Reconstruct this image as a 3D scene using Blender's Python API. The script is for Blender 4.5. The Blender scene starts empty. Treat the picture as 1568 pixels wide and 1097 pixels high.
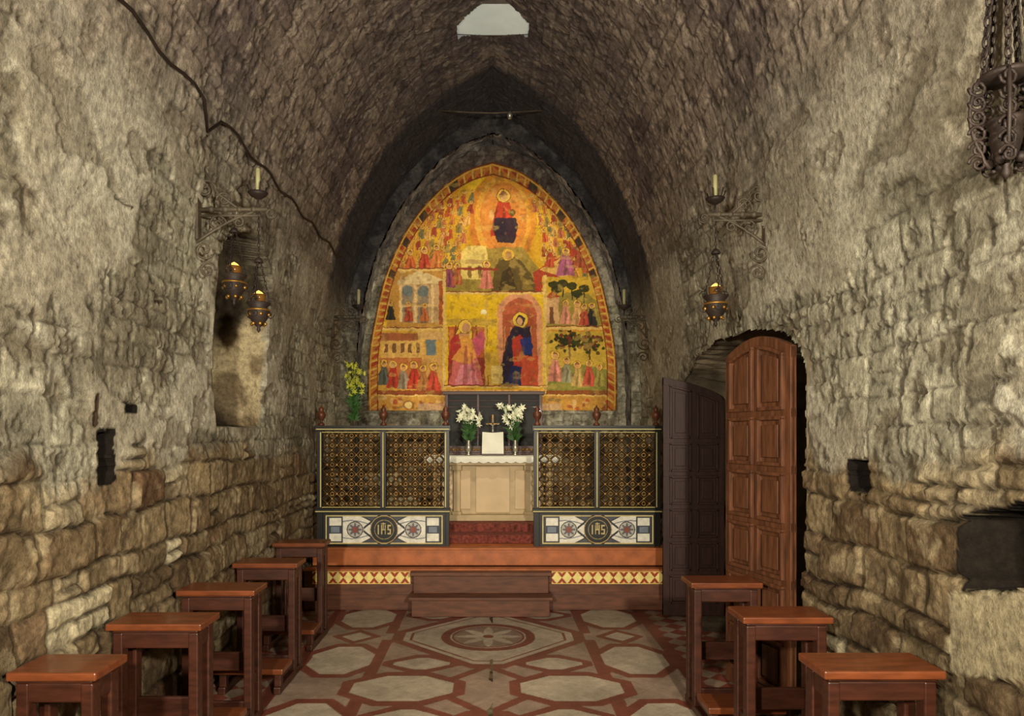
import bpy, math, random
import numpy as np
from mathutils import Vector, Matrix
random.seed(5)
scene=bpy.context.scene
try:
    scene.view_settings.view_transform='Standard'
except Exception: pass
F=1100.0; H=1.8; CX=770.0; HY=679.0
K=1600/1568.0
def C(r,g,b):
    f=lambda c:(c/255/12.92 if c/255<=0.04045 else ((c/255+0.055)/1.055)**2.4)
    return (f(r),f(g),f(b))
def CA(r,g,b): return np.array(C(r,g,b))
def link(o):
    scene.collection.objects.link(o); return o
# ---------------- materials
def mat(name,col,rough=.6,metal=0,noise=.3,nscale=8,bump=.1,bscale=40,emit=0,wood=False,spec=.4,coat=0):
    m=bpy.data.materials.new(name); m.use_nodes=True
    nt=m.node_tree; N=nt.nodes; L=nt.links
    b=N['Principled BSDF']
    b.inputs['Roughness'].default_value=rough; b.inputs['Metallic'].default_value=metal
    b.inputs['Specular IOR Level'].default_value=spec
    b.inputs['Coat Weight'].default_value=coat
    tc=N.new('ShaderNodeTexCoord'); mp=N.new('ShaderNodeMapping')
    L.new(tc.outputs['Object'],mp.inputs['Vector'])
    if wood: mp.inputs['Scale'].default_value=(3,14,14) if wood==1 else (14,14,2)
    n=N.new('ShaderNodeTexNoise'); n.inputs['Scale'].default_value=nscale; n.inputs['Detail'].default_value=6
    L.new(mp.outputs[0],n.inputs['Vector'])
    r=N.new('ShaderNodeValToRGB')
    c=Vector(col)
    r.color_ramp.elements[0].position=.3; r.color_ramp.elements[1].position=.7
    r.color_ramp.elements[0].color=(*(c*(1-noise)),1); r.color_ramp.elements[1].color=(*(c*(1+noise)),1)
    L.new(n.outputs['Fac'],r.inputs[0]); L.new(r.outputs[0],b.inputs['Base Color'])
    if bump:
        n2=N.new('ShaderNodeTexNoise'); n2.inputs['Scale'].default_value=bscale; n2.inputs['Detail'].default_value=5
        L.new(mp.outputs[0],n2.inputs['Vector'])
        bp=N.new('ShaderNodeBump'); bp.inputs['Strength'].default_value=bump; bp.inputs['Distance'].default_value=.01
        L.new(n2.outputs['Fac'],bp.inputs['Height']); L.new(bp.outputs[0],b.inputs['Normal'])
    if emit:
        b.inputs['Emission Color'].default_value=(*col,1); b.inputs['Emission Strength'].default_value=emit
    return m
def vmat(name,rough=.9,noise=.35,nscale=30,bump=.5,bscale=60,spec=.2,dist=.01):
    m=bpy.data.materials.new(name); m.use_nodes=True
    nt=m.node_tree; N=nt.nodes; L=nt.links; b=N['Principled BSDF']
    b.inputs['Roughness'].default_value=rough; b.inputs['Specular IOR Level'].default_value=spec
    at=N.new('ShaderNodeAttribute'); at.attribute_name='Col'
    tc=N.new('ShaderNodeTexCoord')
    n=N.new('ShaderNodeTexNoise'); n.inputs['Scale'].default_value=nscale; n.inputs['Detail'].default_value=9; n.inputs['Roughness'].default_value=.75
    L.new(tc.outputs['Object'],n.inputs['Vector'])
    r=N.new('ShaderNodeValToRGB'); r.color_ramp.elements[0].position=.36; r.color_ramp.elements[1].position=.64
    r.color_ramp.elements[0].color=(1-noise,)*3+(1,); r.color_ramp.elements[1].color=(1+noise,)*3+(1,)
    L.new(n.outputs['Fac'],r.inputs[0])
    mx=N.new('ShaderNodeVectorMath'); mx.operation='MULTIPLY'
    L.new(at.outputs['Color'],mx.inputs[0]); L.new(r.outputs[0],mx.inputs[1]); L.new(mx.outputs[0],b.inputs['Base Color'])
    n2=N.new('ShaderNodeTexNoise'); n2.inputs['Scale'].default_value=bscale; n2.inputs['Detail'].default_value=8; n2.inputs['Roughness'].default_value=.7
    L.new(tc.outputs['Object'],n2.inputs['Vector'])
    bp=N.new('ShaderNodeBump'); bp.inputs['Strength'].default_value=bump; bp.inputs['Distance'].default_value=dist
    L.new(n2.outputs['Fac'],bp.inputs['Height']); L.new(bp.outputs[0],b.inputs['Normal'])
    return m
M_stone=vmat('stone_masonry',noise=.45,nscale=24,bump=.9,bscale=48,dist=.014)
M_fresco=vmat('fresco_paint',rough=.85,noise=.22,nscale=26,bump=.1)
M_marble=vmat('marble_inlay',rough=.42,noise=.2,nscale=12,bump=.05,spec=.4)
M_wood=mat('walnut_wood',C(60,29,17),.42,noise=.4,nscale=2.5,bump=.08,wood=1,spec=.4,coat=.05)
M_woodtop=mat('kneeler_top_wood',C(108,56,29),.34,noise=.3,nscale=2.5,bump=.05,wood=1,spec=.45,coat=.15)
M_door=mat('door_wood',C(92,56,35),.5,noise=.45,nscale=2.5,bump=.12,wood=2,spec=.4)
M_doordark=mat('door_wood_dark',C(50,25,18),.5,noise=.4,nscale=2.5,bump=.12,wood=2)
M_iron=mat('wrought_iron',C(80,71,58),.6,.25,noise=.45,bump=.3)
M_irond=mat('wrought_iron_dark',C(44,34,29),.6,.3,noise=.4,bump=.3)
M_brass=mat('brass',C(160,118,54),.4,.8,noise=.4,bump=.1)
M_brassl=mat('lattice_brass',C(166,128,72),.5,.2,noise=.35,nscale=20,bump=.1)
M_lattice=mat('lattice_bronze',C(42,33,22),.5,.3,noise=.3)
M_frame=mat('screen_frame',C(26,25,24),.4,.1,noise=.3,bump=.05)
M_cream=mat('cream_inlay',C(205,190,120),.5,noise=.1,bump=0)
M_white=mat('altar_linen',C(225,222,205),.9,noise=.06,bump=.2)
M_altar=mat('altar_stone',C(188,166,126),.6,noise=.15,nscale=6,bump=.15)
M_altarp=mat('altar_front_panel',C(206,180,140),.6,noise=.12,nscale=4,bump=.1)
M_orange=mat('red_marble',C(170,96,50),.45,noise=.28,nscale=7,bump=.1)
M_step=mat('step_wood',C(96,57,37),.5,noise=.35,nscale=2,bump=.1,wood=1)
M_carpet=mat('predella_carpet',C(112,52,40),.9,noise=.6,nscale=30,bump=.3)
M_black=mat('dark_cabinet',C(14,10,8),.6,noise=.4,bump=.05)
M_gold=mat('gilt',C(150,108,44),.5,.5,noise=.4,nscale=30,bump=.2)
M_leaf=mat('leaf_green',C(50,90,35),.6,noise=.4,bump=.1)
M_petal=mat('petal_white',C(240,240,215),.6,noise=.05,bump=0)
M_petaly=mat('petal_yellow',C(205,205,80),.6,noise=.15,bump=0)
M_urn=mat('urn_bronze',C(104,62,44),.45,.4,noise=.3,bump=.1)
M_flame=mat('flame',C(240,205,105),.5,noise=.05,bump=0,emit=1.0)
M_redglass=mat('amber_glass',C(104,70,28),.15,noise=.1,bump=0)
M_candle=mat('candle_wax',C(150,146,104),.5,noise=.05,bump=0)
M_silver=mat('silver',C(170,165,150),.35,.8,noise=.2,bump=.1)
M_plw=mat('skylight_surround',C(84,76,68),.9,noise=.3)
M_lampw=mat('skylight_pane',C(196,206,200),.6,noise=.12,nscale=3,bump=0,emit=.22)
# ---------------- builder
class B:
    def __init__(s): s.v=[]; s.f=[]; s.m=[]; s.mats=[]; s.sm=[]
    def mi(s,m):
        if m not in s.mats: s.mats.append(m)
        return s.mats.index(m)
    def add(s,vs,fs,m,smooth=False):
        o=len(s.v); s.v+= [tuple(v) for v in vs]; k=s.mi(m)
        for f in fs: s.f.append(tuple(i+o for i in f)); s.m.append(k); s.sm.append(smooth)
    def box(s,x0,x1,y0,y1,z0,z1,m):
        vs=[(x,y,z) for x in(x0,x1) for y in(y0,y1) for z in(z0,z1)]
        s.add(vs,[(0,1,3,2),(4,6,7,5),(0,4,5,1),(2,3,7,6),(0,2,6,4),(1,5,7,3)],m)
    def slab(s,x0,x1,zb,zt,y0,y1,m,n=1):
        vs=[];fs=[]
        for i in range(n+1):
            x=x0+(x1-x0)*i/n; a=zb(x) if callable(zb) else zb; b=zt(x) if callable(zt) else zt
            vs+=[(x,y0,a),(x,y0,b),(x,y1,b),(x,y1,a)]
        for i in range(n):
            p=4*i;q=p+4
            for a in range(4): fs.append((p+a,p+(a+1)%4,q+(a+1)%4,q+a))
        fs+=[(3,2,1,0),(4*n,4*n+1,4*n+2,4*n+3)]
        s.add(vs,fs,m)
    def lathe(s,prof,c,m,n=20,sm=True):
        vs=[];fs=[]
        for r,z in prof:
            for i in range(n):
                a=2*math.pi*i/n; vs.append((c[0]+r*math.cos(a),c[1]+r*math.sin(a),c[2]+z))
        for j in range(len(prof)-1):
            for i in range(n):
                fs.append((j*n+i,j*n+(i+1)%n,(j+1)*n+(i+1)%n,(j+1)*n+i))
        fs.append(tuple(range(n))[::-1]); fs.append(tuple((len(prof)-1)*n+i for i in range(n)))
        s.add(vs,fs,m,sm)
    def sph(s,c,r,m,n=10,sz=1):
        pr=[(max(r*math.sin(math.pi*k/6),1e-4),-r*sz*math.cos(math.pi*k/6)) for k in range(7)]
        s.lathe(pr,c,m,n)
    def tube(s,pts,r,m,n=6):
        pts=[Vector(p) for p in pts]; vs=[];fs=[]
        for i,p in enumerate(pts):
            t=(pts[min(i+1,len(pts)-1)]-pts[max(i-1,0)])
            if t.length<1e-9: t=Vector((0,0,1))
            t.normalize()
            u=t.cross(Vector((0,0,1)) if abs(t.z)<.9 else Vector((0,1,0))).normalized(); w=t.cross(u)
            rr=r(i/(len(pts)-1)) if callable(r) else r
            for k in range(n):
                a=2*math.pi*k/n; vs.append(p+u*rr*math.cos(a)+w*rr*math.sin(a))
        for i in range(len(pts)-1):
            for k in range(n): fs.append((i*n+k,i*n+(k+1)%n,(i+1)*n+(k+1)%n,(i+1)*n+k))
        fs.append(tuple(range(n))[::-1]); fs.append(tuple((len(pts)-1)*n+i for i in range(n)))
        s.add(vs,fs,m,True)
    def chain(s,a,b,m,link_=.028,r=.0035):
        a=Vector(a);b=Vector(b);L=(b-a).length;n=max(2,int(L/link_));t=(b-a).normalized()
        u=t.cross(Vector((0,1,0)) if abs(t.y)<.9 else Vector((1,0,0))).normalized(); w=t.cross(u)
        for i in range(n):
            c=a+(b-a)*((i+.5)/n); d=u if i%2 else w
            s.tube([c+t*link_*.62*math.cos(q)+d*link_*.28*math.sin(q) for q in [k*math.pi/4 for k in range(9)]],r,m,4)
    def obj(s,name,bevel=0,parent=None):
        me=bpy.data.meshes.new(name); me.from_pydata(s.v,[],s.f)
        for m in s.mats: me.materials.append(m)
        me.polygons.foreach_set('material_index',s.m); me.polygons.foreach_set('use_smooth',s.sm)
        me.update(); o=link(bpy.data.objects.new(name,me))
        if bevel:
            bv=o.modifiers.new('bevel','BEVEL'); bv.width=bevel; bv.segments=2; bv.limit_method='ANGLE'
        if parent: o.parent=parent
        return o
def empty(name,loc=(0,0,0)):
    o=link(bpy.data.objects.new(name,None)); o.location=loc; return o
# ---------------- noise
_r=np.random.RandomState(3).rand(256,256)
def vn(x,y):
    xi=np.floor(x).astype(int); yi=np.floor(y).astype(int); fx=x-xi; fy=y-yi
    fx=fx*fx*(3-2*fx); fy=fy*fy*(3-2*fy)
    a=_r[xi%256,yi%256]; b=_r[(xi+1)%256,yi%256]; c=_r[xi%256,(yi+1)%256]; d=_r[(xi+1)%256,(yi+1)%256]
    return (a*(1-fx)+b*fx)*(1-fy)+(c*(1-fx)+d*fx)*fy
def fbm(x,y,o=4):
    s=0;a=.5;t=0
    for i in range(o):
        s=s+a*vn(x*2**i+17.3*i,y*2**i+9.1*i); t+=a; a*=.5
    return s/t
def sst(a,b,x):
    t=np.clip((x-a)/(b-a),0,1); return t*t*(3-2*t)
def stones(u,v,seed,ch=(.12,.22),bw=(.18,.42),warp=.05):
    rg=np.random.RandomState(seed)
    u2=u+warp*(fbm(u*3+5,v*3,3)-.5)*2+.03*(fbm(u*16,v*16,3)-.5); v2=v+warp*(fbm(u*2.2+50,v*2.2+9,3)-.5)*2+.03*(fbm(u*14+9,v*14,3)-.5)
    rows=[-1.0]
    while rows[-1]<16: rows.append(rows[-1]+rg.uniform(*ch))
    rows=np.array(rows); ri=np.clip(np.searchsorted(rows,v2)-1,0,len(rows)-2)
    dv=np.minimum(v2-rows[ri],rows[ri+1]-v2)
    du=np.zeros_like(u); r1=np.zeros_like(u); r2=np.zeros_like(u)
    for k in np.unique(ri):
        b=[-3.0]
        while b[-1]<13: b.append(b[-1]+rg.uniform(*bw))
        b=np.array(b); a=rg.rand(len(b)); c=rg.rand(len(b)); mk=ri==k
        bi=np.clip(np.searchsorted(b,u2[mk])-1,0,len(b)-2)
        du[mk]=np.minimum(u2[mk]-b[bi],b[bi+1]-u2[mk]); r1[mk]=a[bi]; r2[mk]=c[bi]
        sp=(c[bi]>.66)&(rows[k+1]-rows[k]>.13)
        mid=(rows[k]+rows[k+1])/2; dm=np.abs(v2[mk]-mid)
        dv[mk]=np.where(sp,np.minimum(dv[mk],dm),dv[mk]); r1[mk]=np.where(sp&(v2[mk]>mid),(r1[mk]+.47)%1,r1[mk])
    d=np.minimum(du,dv)
    return d,r1,r2
def gridmesh(name,P,col,m,mask=None,smooth=True,parent=None):
    nu,nv=P.shape[:2]
    idx=np.arange(nu*nv).reshape(nu,nv)
    q=np.stack([idx[:-1,:-1],idx[1:,:-1],idx[1:,1:],idx[:-1,1:]],-1).reshape(-1,4)
    if mask is not None:
        mk=(mask[:-1,:-1]&mask[1:,:-1]&mask[1:,1:]&mask[:-1,1:]).reshape(-1); q=q[mk]
    used,inv=np.unique(q,return_inverse=True); q=inv.reshape(-1,4)
    V=P.reshape(-1,3)[used]; Cc=np.clip(col.reshape(-1,3)[used],0,1)
    me=bpy.data.meshes.new(name)
    me.vertices.add(len(V)); me.vertices.foreach_set('co',V.astype(np.float32).ravel())
    me.loops.add(q.size); me.loops.foreach_set('vertex_index',q.astype(np.int32).ravel())
    me.polygons.add(len(q)); me.polygons.foreach_set('loop_start',(np.arange(len(q))*4).astype(np.int32))
    try: me.polygons.foreach_set('loop_total',np.full(len(q),4,np.int32))
    except Exception: pass
    me.update(calc_edges=True)
    at=me.color_attributes.new('Col','FLOAT_COLOR','POINT')
    at.data.foreach_set('color',np.concatenate([Cc,np.ones((len(Cc),1))],1).astype(np.float32).ravel())
    me.polygons.foreach_set('use_smooth',np.full(len(q),smooth)); me.materials.append(m); me.validate(); me.update()
    o=link(bpy.data.objects.new(name,me))
    if parent: o.parent=parent
    return o
def mix(a,b,t): return a*(1-t[...,None])+b*t[...,None]
# ---------------- shell profile
pp=[(2.0,0),(2.0,.8),(2.0,1.6),(2.0,2.4),(1.95,3.1),(1.82,3.8),(1.62,4.36),(1.36,4.86),(.98,5.34),(.5,5.74),(0,6.02)]
def catmull(P,n=30):
    P=np.array([2*np.array(P[0])-np.array(P[1])]+[np.array(p) for p in P]+[2*np.array(P[-1])-np.array(P[-2])],float); out=[]
    for i in range(1,len(P)-2):
        for k in range(n):
            t=k/n; a,b,c,d=P[i-1:i+3]
            out.append(.5*((2*b)+(-a+c)*t+(2*a-5*b+4*c-d)*t*t+(-a+3*b-3*c+d)*t**3))
    out.append(P[-2]); return np.array(out)
prof=catmull(pp); sl=np.concatenate([[0],np.cumsum(np.linalg.norm(np.diff(prof,axis=0),axis=1))]); S=sl[-1]
def pr(s): return np.interp(s,sl,prof[:,0]),np.interp(s,sl,prof[:,1])
def nrm(s):
    x0,z0=pr(np.clip(s-.05,0,S)); x1,z1=pr(np.clip(s+.05,0,S)); dx=x1-x0; dz=z1-z0; l=np.hypot(dx,dz)
    return -dz/l, dx/l
s_seam=float(np.interp(3.75,prof[:,1],sl))
RS=.965
YB=9.45
ys=np.concatenate([np.arange(-1.2,2.2,.06),np.arange(2.2,YB+.05,.0135)])
def surface(u,v,sx,seed):
    O=np.ones(u.shape+(3,))
    lowb=1.58+.4*(fbm(u*.8+seed,v*0+3,2)-.5)+.5*(fbm(u*3,v*3+seed,4)-.5)
    low=1-sst(-.07,.10,v-lowb)
    d,r1,r2=stones(u,v,seed,ch=(.12,.25),bw=(.16,.52),warp=.05)
    d2,q1,q2=stones(u,v,seed+50,ch=(.12,.24),bw=(.2,.52),warp=.04)
    n1=fbm(u*9,v*9,5); n2=fbm(u*30+3,v*30,3); nl=fbm(u*1.2+seed,v*1.2,3); n4=fbm(u*20+40,v*13,4)
    er=sst(.35,.6,fbm(u*2.2+80,v*2.2+seed,3))
    h_low=.046*sst(0,.024,d)*(.35+.8*r1)*(.6+.4*er)+.026*(n1-.5)+.016*(n2-.5)
    expo=sst(.485,.515,fbm(u*.95+31,v*1.15+seed*2,5)+(-.03 if sx>0 else 0)*sst(2.2,2.6,v))     # 1 = masonry exposed, 0 = plaster coat
    vault=sst(3.5,4.3,v); expo=np.maximum(expo,vault)
    h_up=.016*sst(0,.015,d2)*(.4+.7*q1)*(.05+.95*expo)+.013*(n1-.5)*(.3+.7*expo)+.004*(n2-.5)+.020*(1-expo)
    pit=sst(.60,.66,n4)*(.25+.75*expo); pl=sst(.62,.64,fbm(u*4+12,v*6+3,4))
    # hairline cracks in the plaster
    ck=np.abs(fbm(u*1.6+60,v*1.6+20,5)-.5); ck=(1-sst(.0,.0045,ck))*(1-expo*.8)*(1-vault)
    h_up=h_up-.010*pit-.010*pl-.008*ck
    h=h_low*low+h_up*(1-low)+.05*(nl-.5)
    a=CA(148,130,98); b=CA(98,79,56); c=CA(192,180,148); g=CA(50,38,28); rd=CA(112,80,58)
    cl=mix(mix(a*O,b,r1),c,sst(.80,.95,r2)); cl=mix(cl,rd,sst(.86,.9,(r1*7+r2*3)%1)*.4)
    cl=cl*(.5+.95*n1)[...,None]*(.7+.5*nl)[...,None]
    cl=mix(cl,g*.45*O,(1-sst(.0,.021,d))*.85*(.5+.5*er))
    cl=mix(cl,CA(176,160,126)*O,sst(.60,.68,fbm(u*10+4,v*10,4))*.4)
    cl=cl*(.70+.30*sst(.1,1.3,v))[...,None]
    up=mix(CA(160,155,134)*O,CA(122,115,97),sst(.35,.65,nl))
    up=mix(up,CA(190,185,164),sst(.56,.68,fbm(u*5,v*8+7,5))*.5)
    up=up*(.60+.34*q1*expo+.50*n1)[...,None]
    plc=mix(CA(184,178,158)*O,CA(158,150,130),sst(.35,.62,fbm(u*2.1+7,v*2.1,4)))*(.8+.35*n1)[...,None]
    up=mix(plc,up,expo)
    up=mix(up,CA(66,58,46)*O,(1-sst(0,.010,d2))*.65*(.05+.95*expo))
    up=mix(up,CA(70,62,50)*O,pit*.55); up=mix(up,CA(104,93,74)*O,pl*.5); up=mix(up,CA(70,58,44)*O,ck*.75)
    vt=sst(3.0,4.4,v)
    va=mix(CA(128,114,102)*O,CA(96,84,81),sst(.3,.7,fbm(u*1.5+2,v*1.5,3)))
    va=va*(.42+.35*q1+.8*n1)[...,None]
    va=mix(va,CA(166,152,134)*O,sst(.58,.66,fbm(u*16,v*9+40,4))*.6)
    va=mix(va,CA(42,36,34)*O,sst(.58,.66,n4)*.6)
    va=mix(va,CA(46,38,36)*O,(1-sst(0,.012,d2))*.5)
    up=mix(up,va,vt)
    col=mix(up,cl,low)
    soot=sst(7.9,8.1,u+.2*(nl-.5)+.12*(n1-.5))*sst(2.9,3.8,v)
    col=mix(col,CA(38,38,44)*(.5+1.0*n1)[...,None],soot*.93)
    soot2=sst(4.3,5.8,v)*sst(5.2,7.8,u)*.5
    col=mix(col,CA(56,54,58)*(.6+.8*n1)[...,None],soot2)
    return h,col
def inbox(Y,Z,y0,y1,z0,z1): return (Y>y0)&(Y<y1)&(Z>z0)&(Z<z1)
DO=(4.34,7.12,2.2,.42)
def dooropen(Y,Z,e=0):
    t=(Y-(DO[0]+DO[1])/2)/((DO[1]-DO[0])/2+e)
    top=DO[2]+e+DO[3]*np.sqrt(np.clip(1-np.abs(t)**2.4,0,1))
    return (np.abs(t)<1)&(Z<top)
def wall(name,side,seed):
    ss=np.arange(-.05,s_seam+.016,.0135)
    Y,Sx=np.meshgrid(ys,ss,indexing='ij')
    h,col=surface(Y,Sx,side,seed)
    x,z=pr(np.clip(Sx,0,S)); z=z+np.minimum(Sx,0); nx,nz=nrm(Sx)
    mask=None
    wob=.02*(fbm(Y*8,Sx*8,3)-.5)*2
    def notch(a,b,c,d,dep,w=1,e=1.,cc=(24,18,13)):
        nonlocal h,col
        y_=Y+wob*w+.02*w*(fbm(Y*26,Sx*26,3)-.5); z_=z+wob*w+.02*w*(fbm(Y*26+9,Sx*26,3)-.5)
        k=inbox(y_,z_,a,b,c,d); h=np.where(k,-dep,h)
        k=inbox(y_,z_,a-.002,b+.030*e,c-.012*e,d+.014*e); col=np.where(k[...,None],CA(*cc),col)  # hole's shade painted dark into the recess and its far reveal
    if side<0:
        yc,hw=5.60,.58
        t=(Y-yc)/hw; top=2.98+.40*np.sqrt(np.clip(1-t*t,0,1))
        ins=np.minimum(np.minimum(Y-(yc-hw),(yc+hw)-Y),np.minimum(top-z,z-1.86))+wob*.5
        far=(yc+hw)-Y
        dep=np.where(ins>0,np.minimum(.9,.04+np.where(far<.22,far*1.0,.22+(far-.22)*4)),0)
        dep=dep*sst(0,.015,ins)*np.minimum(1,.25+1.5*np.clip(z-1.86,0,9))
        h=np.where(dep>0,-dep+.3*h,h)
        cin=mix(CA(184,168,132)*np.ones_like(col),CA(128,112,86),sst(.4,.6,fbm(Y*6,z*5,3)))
        cin=mix(cin,CA(40,33,26)*np.ones_like(col),np.maximum(sst(.24,.36,far+.35*sst(2.3,3.2,z)),sst(2.85,3.15,z))*.9)  # soffit shading painted into the colour at the niche's top and depth
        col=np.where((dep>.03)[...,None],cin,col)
        notch(3.56,3.68,1.56,1.82,.2,1.6); notch(3.80,3.92,1.925,1.955,.12,.5,.7); notch(3.52,3.535,1.84,2.0,.06,.3,.4,(60,46,34))
        notch(4.10,4.18,2.585,2.60,.06,.3,.5,(60,48,36)); notch(3.62,3.78,3.02,3.03,.05,.3,.5,(60,48,36))
    else:
        jag=.06*(fbm(Y*5+3,z*5,4)-.5)
        mask=~dooropen(Y+jag,z+jag+.03)
        near=dooropen(Y,z,.06)
        h=np.where(near,np.minimum(h,.03),h)
        notch(3.62,3.78,1.51,1.67,.3,1.5)
        sl_=.25*(2.72-Y)
        k=inbox(Y+wob,z+wob-sl_,2.2,2.84,1.20,1.50); h=np.where(k,-.4,h)
        k=inbox(Y+wob*1.6,z+wob*1.6-sl_,2.2,2.865,1.19,1.515); col=np.where(k[...,None],CA(30,24,17),col)  # shade of the niche painted dark over its inside and far reveal
        k=inbox(Y,z+wob-sl_*1.0,2.2,2.95,.86,1.19); h=np.where(k,.02,h); col=np.where(k[...,None],CA(180,167,134)*(.6+.5*fbm(Y*9,z*9,4))[...,None],col)
    X=(x+nx*h); Z=z+nz*h
    sc=RS if side>0 else 1
    P=np.stack([side*X*sc,Y,Z],-1)
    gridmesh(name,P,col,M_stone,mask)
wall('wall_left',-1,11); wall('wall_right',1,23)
ss=np.concatenate([np.arange(s_seam-.03,S,.015),[S]]); vv=np.concatenate([ss,2*S-ss[::-1]]); sd=np.concatenate([-np.ones(len(ss)),np.ones(len(ss))])
Y,V=np.meshgrid(ys,vv,indexing='ij'); SD=np.broadcast_to(sd[None],Y.shape)
s_=np.where(V<S,V,2*S-V)
hl,cl=surface(Y,s_,-1,11); hr,cr=surface(Y,s_,1,23)
h=np.where(SD<0,hl,hr); col=np.where((SD<0)[...,None],cl,cr)
x,z=pr(s_); nx,nz=nrm(s_)
X=np.where(s_>S-1e-6,0,(x+nx*h*np.clip((S-s_)/.3,0,1)))*np.where(SD>0,RS,-1); Z=z+nz*h
SKY,SKH=7.02,.25
hole=(np.maximum(np.maximum(np.abs(X)/.35,np.abs(Y-SKY)/SKH),(np.abs(X)/.35+np.abs(Y-SKY)/SKH)/1.42)<1)
gridmesh('ceiling',np.stack([X,Y,Z],-1),col,M_stone,~hole)
b=B()
oc=[(.37*a,SKY+(SKH+.02)*c) for a,c in [(1,.42),(.42,1),(-.42,1),(-1,.42),(-1,-.42),(-.42,-1),(.42,-1),(1,-.42)]]
zo=lambda x:5.985-.36*abs(x)
b.add([(a,c,zo(a)) for a,c in oc]+[(a,c,6.2) for a,c in oc],[(i,(i+1)%8,8+(i+1)%8,8+i) for i in range(8)],M_plw)
ow=[(a*.985,SKY+(c-SKY)*.985) for a,c in oc]
b.add([(a,c,zo(a)+.006) for a,c in ow]+[(0,SKY,zo(.13)+.012)],[(i,(i+1)%8,8) for i in range(8)],M_lampw,True)
b.obj('window_1')
ysx=np.arange(-2.1,2.1,.06); zs=np.arange(-.05,6.2,.06); XX,ZZ=np.meshgrid(ysx,zs,indexing='ij')
h,col=surface(XX+4,ZZ,1,77); gridmesh('wall_front',np.stack([XX,-1.15+h,ZZ],-1),col,M_stone)
ip=catmull([(1.80,0),(1.80,1.4),(1.79,2.5),(1.72,3.3),(1.54,4.05),(1.22,4.72),(.8,5.25),(.4,5.56),(0,5.72)],30)
def halfw(prf,z): return np.interp(z,prf[:,1],prf[:,0],right=0)
xs=np.arange(-2.1,2.1,.015); zs=np.arange(-.02,6.1,.015); XX,ZZ=np.meshgrid(xs,zs,indexing='ij')
h,col=surface(XX+3,ZZ*.9,1,31)
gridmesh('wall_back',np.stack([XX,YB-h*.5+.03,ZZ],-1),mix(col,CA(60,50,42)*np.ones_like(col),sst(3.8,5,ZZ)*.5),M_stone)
arch=empty('altar_arch')
m=(np.abs(XX)>halfw(ip,ZZ)-.005)
n1=fbm(XX*9,ZZ*9,5)
colr=mix(CA(66,63,62)*np.ones_like(col),CA(42,41,44),sst(.35,.65,fbm(XX*6,ZZ*6,3)))*(.5+1.*n1)[...,None]
colr=mix(col*.8,colr,sst(2.6,3.8,ZZ))
gridmesh('arch_face',np.stack([XX,9.16-h*.4,ZZ],-1),colr,M_stone,m,parent=arch)
il=np.concatenate([[0],np.cumsum(np.linalg.norm(np.diff(ip,axis=0),axis=1))]); IS=il[-1]
t=np.linspace(0,IS,420); ix=np.interp(t,il,ip[:,0]); iz=np.interp(t,il,ip[:,1])
fx=np.concatenate([-ix,ix[::-1]]); fz=np.concatenate([iz,iz[::-1]]); fv=np.concatenate([t,2*IS-t[::-1]])
Yr,T=np.meshgrid(np.linspace(9.13,9.46,24),fv,indexing='ij')
sc=1-.02*(fbm(Yr*9,T*9,4)-.3)
cc=mix(CA(124,119,112)*np.ones(Yr.shape+(3,)),CA(76,74,74),sst(.35,.65,fbm(Yr*8,T*6,4)))
gridmesh('arch_intrados',np.stack([fx[None]*sc,Yr,fz[None]*sc],-1),cc,M_stone,parent=arch)
# ---------------- fresco
FY=9.385
fp=catmull([(1.66,2.12),(1.665,2.45),(1.65,2.85),(1.58,3.3),(1.42,3.95),(1.12,4.58),(.74,5.04),(.36,5.32),(0,5.44)],30)
xs=np.arange(-1.72,1.72,.0062); zs=np.arange(2.12,5.46,.0062); XX,ZZ=np.meshgrid(xs,zs,indexing='ij')
XC=-.005
PX=(CX+(XX)*F/FY)/K; PY=(HY-(ZZ-H)*F/FY)/K
PX0,PY0=PX.copy(),PY.copy()
PX=PX0+3.6*(fbm(PX0*.16,PY0*.16,3)-.5); PY=PY0+3.6*(fbm(PX0*.16+40,PY0*.16+9,3)-.5)
def q(r,g,b_): return CA(r,g,b_)
img=np.ones(XX.shape+(3,))*q(192,144,36)
nz_=fbm(PX*.03,PY*.03,4); img=mix(img,q(208,168,40),sst(.4,.65,nz_)); img=mix(img,q(174,102,38),sst(.5,.7,fbm(PX*.02+9,PY*.02,3))*.6)
def desat(c,f=.06):
    tgt=(172,136,60); return tuple((k*(1-f)+t_*f)*.97 for k,t_ in zip(c,tgt))
def put(mk,c,a=1.0):
    global img
    img=np.where(mk[...,None],img*(1-a*.96)+q(*desat(c))*a*.96,img)
def rect(x0,y0,x1,y1,c,a=1): put((PX>x0)&(PX<x1)&(PY>y0)&(PY<y1),c,a)
def ell(x,y,rx,ry,c,a=1): put(((PX-x)/rx)**2+((PY-y)/ry)**2<1,c,a)
def poly(pts,c,a=1):
    ins=np.zeros(PX.shape,bool); n=len(pts)
    for i in range(n):
        x0,y0=pts[i];x1,y1=pts[(i+1)%n]
        if y0==y1: continue
        cnd=((PY>y0)!=(PY>y1))&(PX<(x1-x0)*(PY-y0)/(y1-y0)+x0); ins^=cnd
    put(ins,c,a)
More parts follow.
